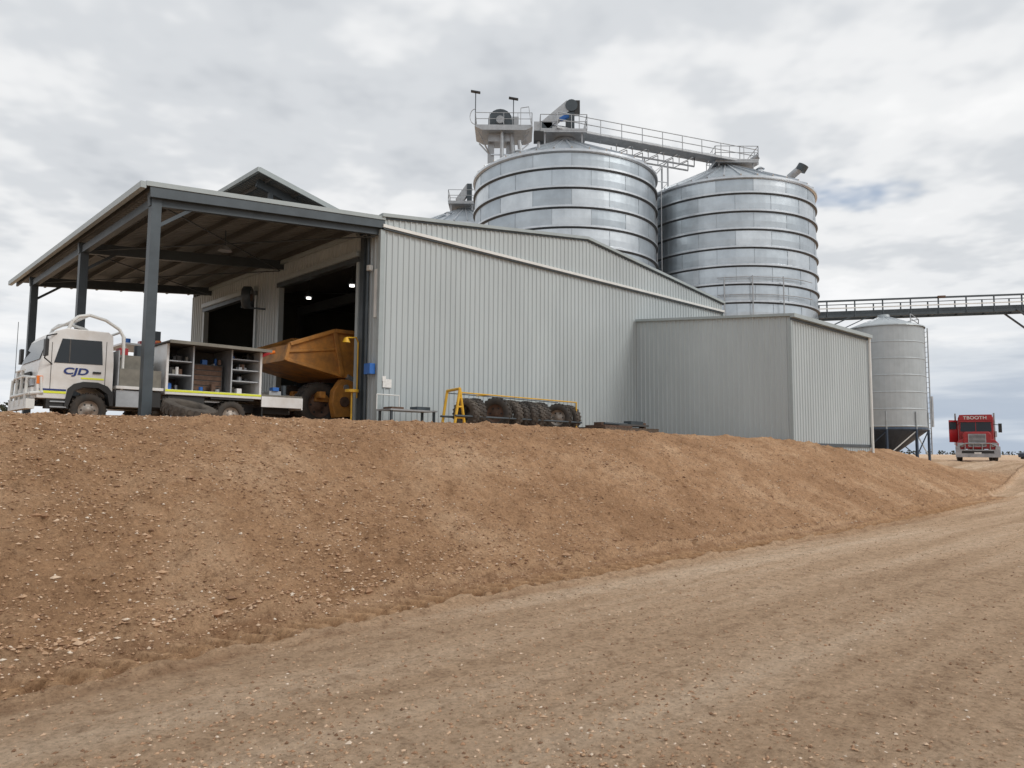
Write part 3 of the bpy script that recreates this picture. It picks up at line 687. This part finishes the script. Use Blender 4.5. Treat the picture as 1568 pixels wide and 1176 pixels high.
w.box(3.1,3.16,0.0,W,0.99,2.138,'white'); w.box(5.54,5.6,0.0,W,0.99,2.138,'white')
for x in (3.75,4.75): w.box(x,x+0.04,0.02,1.19,0.99,2.138,'steelg')
w.box(3.165,5.535,1.2,1.25,0.99,2.13,'dkgrey')
for x0,x1,zs in ((3.165,3.745,(1.35,1.7)),(4.795,5.535,(1.3,1.6,1.88))):
    for zz in zs: w.box(x0,x1,0.05,1.19,zz,zz+0.03,'steelg')
w.box(3.86,4.66,0.35,1.15,1.0,1.72,'dkgrey')
for k in range(5): w.box(3.89,4.63,0.33,0.348,1.04+k*0.135,1.15+k*0.135,'rust')
rn=random.Random(4)
for i in range(52):
    x0,x1,zs=rn.choice([(3.18,3.62,1.0),(3.18,3.62,1.385),(3.18,3.62,1.735),(4.8,5.4,1.0),(4.8,5.4,1.335),(4.8,5.4,1.635),(3.85,4.55,1.725),(4.8,5.4,1.915),(3.8,4.6,1.0)])
    x=rn.uniform(x0,x1); ww=rn.uniform(.06,.16); hh=rn.uniform(.06,.2); y=rn.uniform(0.1,0.6) if zs!=1.0 or x>4.7 or x<3.7 else rn.uniform(0.05,0.15)
    kk=rn.choice(['white','steelg','rust','blue','black','rust','khaki','khaki','steelg','dkgrey'])
    if rn.random()<0.4: w.cyl((x+ww/2,y,zs),(x+ww/2,y,zs+hh),ww/2,kk,10)
    else: w.box(x,x+ww,y,y+0.15,zs,zs+hh,kk)
w.box(5.6,6.82,0.0,W,0.95,1.0,'khaki'); w.box(5.62,6.8,0.0,0.04,0.66,0.948,'white'); w.box(5.62,6.8,W-0.04,W,0.66,0.948,'white'); w.box(6.80,6.84,0.0,W,0.62,0.948,'white')
w.box(5.9,6.25,0.15,0.5,1.0,1.12,'steelg'); w.box(5.98,6.16,0.1,0.3,1.12,1.22,'blue'); w.cyl((6.4,0.3,1.0),(6.4,0.3,1.3),0.07,'steel',8); w.cyl((6.1,1.4,1.0),(6.1,1.4,1.45),0.12,'steelg',12)
w.beam((5.6,0.2,2.05),(5.88,0.1,2.2),0.1,0.12,'red'); w.cyl((5.85,0.1,2.16),(5.98,0.05,2.2),0.05,'amber',8)
w.box(5.8,6.0,1.6,1.8,1.0,1.6,'white')
w.box(4.25,5.4,0.02,0.5,0.80,0.855,'black'); w.box(3.2,4.1,0.06,0.5,0.5,0.84,'black'); w.box(5.65,5.68,0.05,0.6,0.2,0.66,'black')
w.obj('tray_body',tk,bevel=0.006)
w=MB()
for x in (1.43,4.82):
    tyre(w,(x,0.16,0.39),(0,1,0),0.39,0.22); tyre(w,(x,W-0.16,0.39),(0,1,0),0.39,0.22)
    if x>3: tyre(w,(x,0.42,0.39),(0,1,0),0.39,0.22); tyre(w,(x,W-0.42,0.39),(0,1,0),0.39,0.22)
    w.cyl((x,0.2,0.39),(x,W-0.2,0.39),0.07,'black')
w.obj('wheels',tk)
w=MB(); w.box(0.40,0.93,-0.010,-0.002,0.74,0.79,'yelstripe'); w.box(1.22,1.70,-0.010,-0.002,1.10,1.14,'yelstripe'); w.box(0.40,0.93,-0.010,-0.002,0.80,0.84,'navy'); w.obj('side_stripe',tk)
def text(body,size,parent,loc,rot,k,ext=0.004,name='lettering',ox=1.0,shear=0.0):
    c=bpy.data.curves.new(name,'FONT'); c.body=body; c.size=size; c.extrude=ext; c.offset=0.006; c.shear=shear; c.materials.append(M[k])
    o=link(bpy.data.objects.new(name,c)); o.parent=parent; o.location=loc; o.rotation_euler=rot; o.scale=(ox,1,1); return o
text('CJD',0.21,tk,(0.84,-0.010,1.20),(math.pi/2,0,0),'navy',ox=1.45,shear=0.15)
# second ute behind the truck
ut=empty('utility_vehicle',6.6,22.6,2.2); w=MB()
w.prism([(0.0,0.5),(0.0,1.15),(0.9,1.25),(1.4,1.85),(2.9,1.85),(3.1,1.2),(5.0,1.15),(5.0,0.5)],0,1.8,'white'); w.prism([(1.05,1.28),(1.48,1.78),(2.0,1.78),(2.0,1.25)],-0.01,0.03,'glass'); w.prism([(2.1,1.25),(2.1,1.78),(2.8,1.78),(2.95,1.25)],-0.01,0.03,'glass')
w.obj('body',ut,bevel=0.05); w=MB()
for x in (0.9,4.1):
    for y in (0.1,1.7): tyre(w,(x,y,0.38),(0,1,0),0.38,0.24)
w.obj('wheels',ut); w=MB()
w.box(-0.1,1.4,0.0,1.8,2.30,2.35,'white'); 
for x in (-0.05,1.3):
    for y in (0.05,1.7): w.box(x,x+0.05,y,y+0.05,1.2,2.3,'white')
w.cyl((1.0,0.5,2.35),(1.0,0.5,2.55),0.08,'amber',12); w.cyl((0.1,0.3,2.35),(0.1,0.3,2.5),0.08,'blue',12); w.box(0.9,1.1,0.62,1.2,2.36,2.85,'steel'); w.box(0.4,0.9,0.2,0.4,2.36,2.46,'red'); w.tube([(0.0,0.2,1.6),(1.3,0.2,2.3)],0.03,'trim'); w.obj('rack',ut)

# ------------------------------------------------------------------ orange dump truck in the doorway
dt=empty('dump_truck',10.3,20.5,2.28); w=MB()
n0,n1=0.0,2.7
outer=[(0.0,1.93),(0.12,2.42),(1.6,2.98),(4.2,3.02),(4.6,2.6),(4.2,1.7),(1.9,1.55)]
w.prism(outer,n0,n0+0.08,'orange'); w.prism(outer,n1-0.08,n1,'orange')
w.add([(0.0,n0,1.93),(0.0,n1,1.93),(1.9,n1-0.2,1.55),(1.9,n0+0.2,1.55)],[(0,1,2,3)],'orange'); w.add([(1.9,n0+0.1,1.55),(1.9,n1-0.1,1.55),(4.2,n1-0.1,1.7),(4.2,n0+0.1,1.7)],[(0,1,2,3)],'orange')
w.add([(0.0,n0,1.93),(0.0,n1,1.93),(0.12,n1,2.42),(0.12,n0,2.42)],[(0,1,2,3)],'orange'); w.box(4.2,4.3,n0+0.1,n1-0.1,1.7,3.4,'orange')
for a,b in (((0.12,2.42),(1.6,2.98)),((1.6,2.98),(4.2,3.02))):
    w.beam((a[0],n0-0.03,a[1]),(b[0],n0-0.03,b[1]),0.16,0.12,'orange'); w.beam((a[0],n1,a[1]),(b[0],n1,b[1]),0.16,0.12,'orange')
w.beam((0.05,n0-0.04,1.95),(1.9,n0-0.04,1.60),0.1,0.1,'orange'); w.beam((0.12,n0-0.03,2.42),(0.0,n0-0.03,1.93),0.10,0.1,'orange'); w.beam((1.6,n0-0.04,2.96),(1.9,n0-0.04,1.6),0.1,0.14,'orange'); w.beam((0.1,n0-0.03,2.2),(1.7,n0-0.03,2.42),0.06,0.08,'orange')
w.obj('dump_body',dt,bevel=0.015)
w=MB()
w.beam((1.3,0.6,1.0),(6.5,0.6,1.0),0.25,0.4,'orange'); w.beam((1.3,2.1,1.0),(6.5,2.1,1.0),0.25,0.4,'orange'); w.beam((1.7,0.1,0.9),(2.5,0.1,1.6),0.2,0.25,'orange'); w.cyl((2.1,0.0,1.6),(3.7,0.0,0.9),0.09,'steelg')
w.prism([(1.70,0.30),(1.6,0.75),(1.65,1.15),(1.9,1.5),(2.4,1.5),(2.6,0.9),(2.3,0.35)],-0.05,0.2,'orange'); w.box(1.3,1.5,0.2,2.5,0.9,1.1,'orange'); w.cyl((2.0,-0.10,0.8),(2.0,-0.05,0.8),0.16,'rust',12); w.cyl((2.05,-0.10,1.25),(2.05,-0.05,1.25),0.09,'steelg',12)
w.box(5.6,7.6,0.3,2.4,1.0,2.6,'orange'); w.box(5.7,7.2,0.25,2.45,1.8,2.5,'glass'); w.box(6.5,8.6,0.5,2.2,0.7,1.7,'orange')
w.obj('chassis_and_cab',dt,bevel=0.015)
w=MB()
for x in (1.45,3.3,7.0):
    tyre(w,(x,0.65 if x<3 else 0.5,0.70),(0,1,0),0.70,0.5,hub='rust'); tyre(w,(x,2.4,0.70),(0,1,0),0.70,0.5,hub='rust')
w.obj('wheels',dt)

# ------------------------------------------------------------------ red prime mover on the road
zr_=1.18
rt=empty('red_truck',loc=(30.9,50.0,zr_),rotz=math.radians(-30)); w=MB()
w.prism([(-1.0,1.25),(-1.02,2.9),(-0.92,3.12),(0.92,3.12),(1.02,2.9),(1.0,1.25)],0.9,2.6,'red',axis='y'); w.obj('cab',rt,bevel=0.05)
w=MB(); w.prism([(-0.78,0.8),(-0.80,1.75),(-0.66,1.92),(0.66,1.92),(0.80,1.75),(0.78,0.8)],-0.7,0.95,'red'); 
w.prism([(-1.15,0.75),(-1.2,1.15),(-1.0,1.4),(-0.7,1.45),(-0.7,0.75)],-0.6,0.7,'red'); w.prism([(1.15,0.75),(1.2,1.15),(1.0,1.4),(0.7,1.45),(0.7,0.75)],-0.6,0.7,'red'); w.obj('bonnet',rt,bevel=0.05)
w=MB(); w.prism([(-0.90,1.98),(-0.86,2.60),(0.86,2.60),(0.90,1.98)],0.87,0.92,'glass'); w.box(-0.02,0.02,0.86,0.868,1.98,2.6,'red'); w.box(-1.0,1.0,0.62,0.95,2.62,2.70,'red'); w.box(-0.95,0.95,0.70,0.88,2.72,3.10,'red')
w.box(-0.5,0.5,-0.74,-0.705,0.95,1.78,'chrome'); 
for k in range(9): w.box(-0.46,0.46,-0.75,-0.742,1.0+k*0.085,1.04+k*0.085,'black')
for sx in (-1,1):
    w.box(sx*0.95-0.18,sx*0.95+0.18,-0.66,-0.61,0.95,1.2,'chrome'); w.cyl((sx*1.12,1.2,1.6),(sx*1.12,1.2,2.0),0.09,'chrome'); w.box(sx*1.38-0.10,sx*1.38+0.10,0.75,0.85,1.9,2.5,'black'); w.beam((sx*1.0,0.9,2.45),(sx*1.38,0.85,2.4),0.04,0.04,'black')
    w.cyl((sx*1.15,2.8,1.0),(sx*1.15,2.8,3.3),0.06,'chrome')
w.obj('glazing_and_trim',rt)
w=MB(); w.box(-1.25,1.25,-1.05,-0.85,0.25,0.75,'chrome'); w.prism([(-1.25,0.25),(-1.25,0.95),(-1.0,1.0),(-0.9,0.3)],-1.03,-0.87,'chrome'); w.prism([(1.25,0.25),(1.25,0.95),(1.0,1.0),(0.9,0.3)],-1.03,-0.87,'chrome')
w.tube([(-1.1,-0.98,0.95),(-0.7,-1.0,1.15),(0.7,-1.0,1.15),(1.1,-0.98,0.95)],0.05,'chrome')
for x in (-0.7,-0.25,0.25,0.7): w.cyl((x,-1.0,0.7),(x,-1.0,1.15),0.035,'chrome')
w.box(-0.9,0.9,-1.065,-1.052,0.5,0.68,'black'); w.box(-0.2,0.2,-1.08,-1.066,0.45,0.58,'white'); w.obj('bull_bar',rt,bevel=0.02)
w=MB()
for y in (0.1,3.6,5.0):
    for x in (-1.0,1.0): tyre(w,(x,y,0.5),(1,0,0),0.5,0.3)
w.box(-0.4,0.4,0,6.5,0.6,0.9,'black'); w.prism([(-1.2,1.2),(-1.2,2.3),(1.2,2.3),(1.2,1.2)],4.0,12.0,'red'); w.obj('running_gear',rt)
w=MB(); w.beam((-1.05,1.05,2.0),(-1.55,0.45,2.0),0.06,1.5,'red'); w.beam((-1.14,0.88,2.38),(-1.52,0.42,2.38),0.08,0.5,'glass'); w.obj('open_door',rt)
text('TBOOTH',0.30,rt,(-0.72,0.685,2.80),(math.pi/2,0,0),'trim',ox=1.1)
bc=empty('parked_car',loc=(57.4,82.0,1.0),rotz=math.radians(20)); w=MB()
w.prism([(-2.1,0.35),(-2.15,0.8),(-1.3,0.95),(-0.8,1.38),(0.8,1.40),(1.4,0.98),(2.1,0.85),(2.15,0.35)],-0.85,0.85,'bluegrey'); w.obj('body',bc,bevel=0.08)
w=MB(); w.prism([(-1.15,0.95),(-0.75,1.32),(0.75,1.34),(1.25,0.98)],-0.87,0.87,'glass')
for x in (-1.35,1.35):
    for y in (-0.8,0.8): tyre(w,(x,y,0.32),(0,1,0),0.32,0.2)
w.obj('glass_and_wheels',bc)

# ------------------------------------------------------------------ distant trees: one mass of leaf clumps
def leafmat():
    m=bpy.data.materials.new('distant_foliage'); m.use_nodes=True; nt=m.node_tree; b=nt.nodes['Principled BSDF']; b.inputs['Roughness'].default_value=0.8
    g=nt.nodes.new('ShaderNodeNewGeometry'); r=nt.nodes.new('ShaderNodeValToRGB'); r.color_ramp.elements[0].color=(0.035,0.045,0.03,1); r.color_ramp.elements[1].color=(0.10,0.115,0.075,1)
    nt.links.new(g.outputs['Random Per Island'],r.inputs['Fac']); nt.links.new(r.outputs['Color'],b.inputs['Base Color']); return m
M['leaf']=leafmat(); M['bark']=mat('bark',(0.10,0.08,0.06),0.9,0,0.3,3)
w=MB(); rn=random.Random(11)
def tree(w,x,y,h,z0=1.1,leaves=260,ls=0.35,low=0.5,spread=0.28):
    w.cyl((x,y,z0),(x+h*0.03,y,z0+h*0.45),h*0.035,'bark',6,r2=h*0.02)
    cl=[]
    for k in range(8):
        a=rn.random()*6.28; rr=h*rn.uniform(0.1,spread); c=Vector((x+rr*math.cos(a),y+rr*math.sin(a),z0+h*rn.uniform(low,0.88))); cl.append(c)
        w.cyl((x+h*0.02,y,z0+h*0.35),c,h*0.015,'bark',4,r2=h*0.005)
    for k in range(leaves):
        c=rn.choice(cl); d=Vector((rn.gauss(0,1),rn.gauss(0,1),rn.gauss(0,0.7)))*h*0.075; p=c+d
        q=Vector((rn.uniform(-1,1),rn.uniform(-1,1),rn.uniform(-1,1))).normalized(); t=q.cross(Vector((rn.random(),rn.random(),1))).normalized(); l=ls*h/8
        w.add([p-q*l,p+t*l*0.8,p+q*l,p-t*l*0.8],[(0,1,2,3)],'leaf')
for k in range(9): tree(w,-92+rn.uniform(-20,24),122+rn.uniform(-8,25),rn.uniform(5.5,9))
for k in range(300):
    a=math.radians(-42+k*0.28+rn.uniform(-.2,.2)); d=rn.uniform(1300,1900); tree(w,d*math.sin(a),d*math.cos(a),rn.uniform(5,9.0),1.0,60,1.3,0.1,0.9)
w.obj('distant_trees',fix=False)

# ------------------------------------------------------------------ world : overcast sky
wd=bpy.data.worlds.new('World'); scene.world=wd; wd.use_nodes=True; nt=wd.node_tree; nt.nodes.clear(); N=nt.nodes.new; Lk=nt.links.new
SUN_EL=math.radians(42); SUN_AZ=math.radians(112)
sky=N('ShaderNodeTexSky'); sky.sky_type='NISHITA'; sky.sun_disc=False; sky.sun_elevation=SUN_EL; sky.sun_rotation=SUN_AZ
bs=N('ShaderNodeBackground'); bs.inputs['Strength'].default_value=0.12; Lk(sky.outputs[0],bs.inputs['Color'])
tc=N('ShaderNodeTexCoord'); sp=N('ShaderNodeSeparateXYZ'); Lk(tc.outputs['Generated'],sp.inputs[0])
def mth(op,a,b=None,c=None):
    m=N('ShaderNodeMath'); m.operation=op
    for i,x in enumerate((a,b,c)):
        if x is None: continue
        if isinstance(x,(int,float)): m.inputs[i].default_value=x
        else: Lk(x,m.inputs[i])
    return m.outputs[0]
zz=mth('ADD',mth('MAXIMUM',sp.outputs[2],0.0),0.16)
cx=mth('DIVIDE',sp.outputs[0],zz); cy=mth('DIVIDE',sp.outputs[1],zz); cb=N('ShaderNodeCombineXYZ'); Lk(cx,cb.inputs[0]); Lk(cy,cb.inputs[1])
def nz(scale,det,ro,off,src=None,sc=(1,1,1)):
    mp=N('ShaderNodeMapping'); mp.inputs['Location'].default_value=off; mp.inputs['Scale'].default_value=sc; Lk(src or cb.outputs[0],mp.inputs['Vector'])
    n=N('ShaderNodeTexNoise'); n.inputs['Scale'].default_value=scale; n.inputs['Detail'].default_value=det; n.inputs['Roughness'].default_value=ro; Lk(mp.outputs[0],n.inputs['Vector']); return n.outputs['Fac']
def ramp(src,stops):
    r=N('ShaderNodeValToRGB'); els=r.color_ramp.elements; r.color_ramp.interpolation='EASE'
    while len(els)<len(stops): els.new(0.5)
    for e,(p,c) in zip(els,stops): e.position=p; e.color=(*c,1)
    Lk(src,r.inputs['Fac']); return r.outputs['Color']
n_big=nz(0.8,5,0.55,(3.2,1.4,0)); n_fine=nz(2.6,4,0.6,(7,2,1))
cl=ramp(mth('ADD',mth('MULTIPLY',n_big,0.6),mth('MULTIPLY',n_fine,0.4)),[(0.38,(0.54,0.57,0.61)),(0.47,(0.69,0.715,0.745)),(0.54,(0.87,0.88,0.89)),(0.63,(1.0,1.0,1.0))])
lowf=ramp(sp.outputs[2],[(0.02,(1,1,1)),(0.24,(0,0,0))])
st=ramp(nz(1.6,5,0.55,(1,9,2),tc.outputs['Generated'],(1.3,1.3,11)),[(0.36,(0.46,0.53,0.63)),(0.5,(0.70,0.75,0.81)),(0.64,(0.96,0.965,0.97))])
mx=N('ShaderNodeMix'); mx.data_type='RGBA'; Lk(lowf,mx.inputs[0]); Lk(cl,mx.inputs[6]); Lk(st,mx.inputs[7])
bc_=N('ShaderNodeBackground'); bc_.inputs['Strength'].default_value=1.0; Lk(mx.outputs[2],bc_.inputs['Color'])
# one torn gap in the overcast
vs=N('ShaderNodeVectorMath'); vs.operation='SUBTRACT'; Lk(tc.outputs['Generated'],vs.inputs[0]); vs.inputs[1].default_value=(0.385,0.870,0.305)
vm=N('ShaderNodeVectorMath'); vm.operation='MULTIPLY'; Lk(vs.outputs[0],vm.inputs[0]); vm.inputs[1].default_value=(1.0,1.0,3.2)
vl=N('ShaderNodeVectorMath'); vl.operation='LENGTH'; Lk(vm.outputs[0],vl.inputs[0])
gap=mth('ADD',vl.outputs['Value'],mth('MULTIPLY',mth('SUBTRACT',n_fine,0.5),0.35))
hole=ramp(gap,[(0.0,(0.30,0.30,0.30)),(0.075,(1,1,1))])
ms=N('ShaderNodeMixShader'); Lk(hole,ms.inputs[0]); Lk(bs.outputs[0],ms.inputs[1]); Lk(bc_.outputs[0],ms.inputs[2])
ow=N('ShaderNodeOutputWorld'); Lk(ms.outputs[0],ow.inputs['Surface'])
sl=bpy.data.lights.new('sun','SUN'); sl.energy=1.45; sl.angle=math.radians(24); sl.color=(1,0.96,0.9); so=link(bpy.data.objects.new('sun',sl))
dirv=Vector((math.sin(SUN_AZ)*math.cos(SUN_EL),math.cos(SUN_AZ)*math.cos(SUN_EL),math.sin(SUN_EL)))
so.rotation_euler=dirv.to_track_quat('Z','Y').to_euler(); so.location=dirv*80

# ------------------------------------------------------------------ camera
cam=bpy.data.cameras.new('camera'); co=link(bpy.data.objects.new('camera',cam)); cam.lens=36*1150/1568; cam.sensor_width=36; cam.clip_end=12000; cam.clip_start=0.05
R=Matrix.Rotation(math.pi/2+math.radians(5.1),3,'X')@Matrix.Rotation(math.radians(0.45),3,'Z')
co.rotation_euler=R.to_euler(); co.location=(0,0,1.6); scene.camera=co
scene.view_settings.view_transform='Standard'; scene.view_settings.look='None'; scene.view_settings.exposure=0
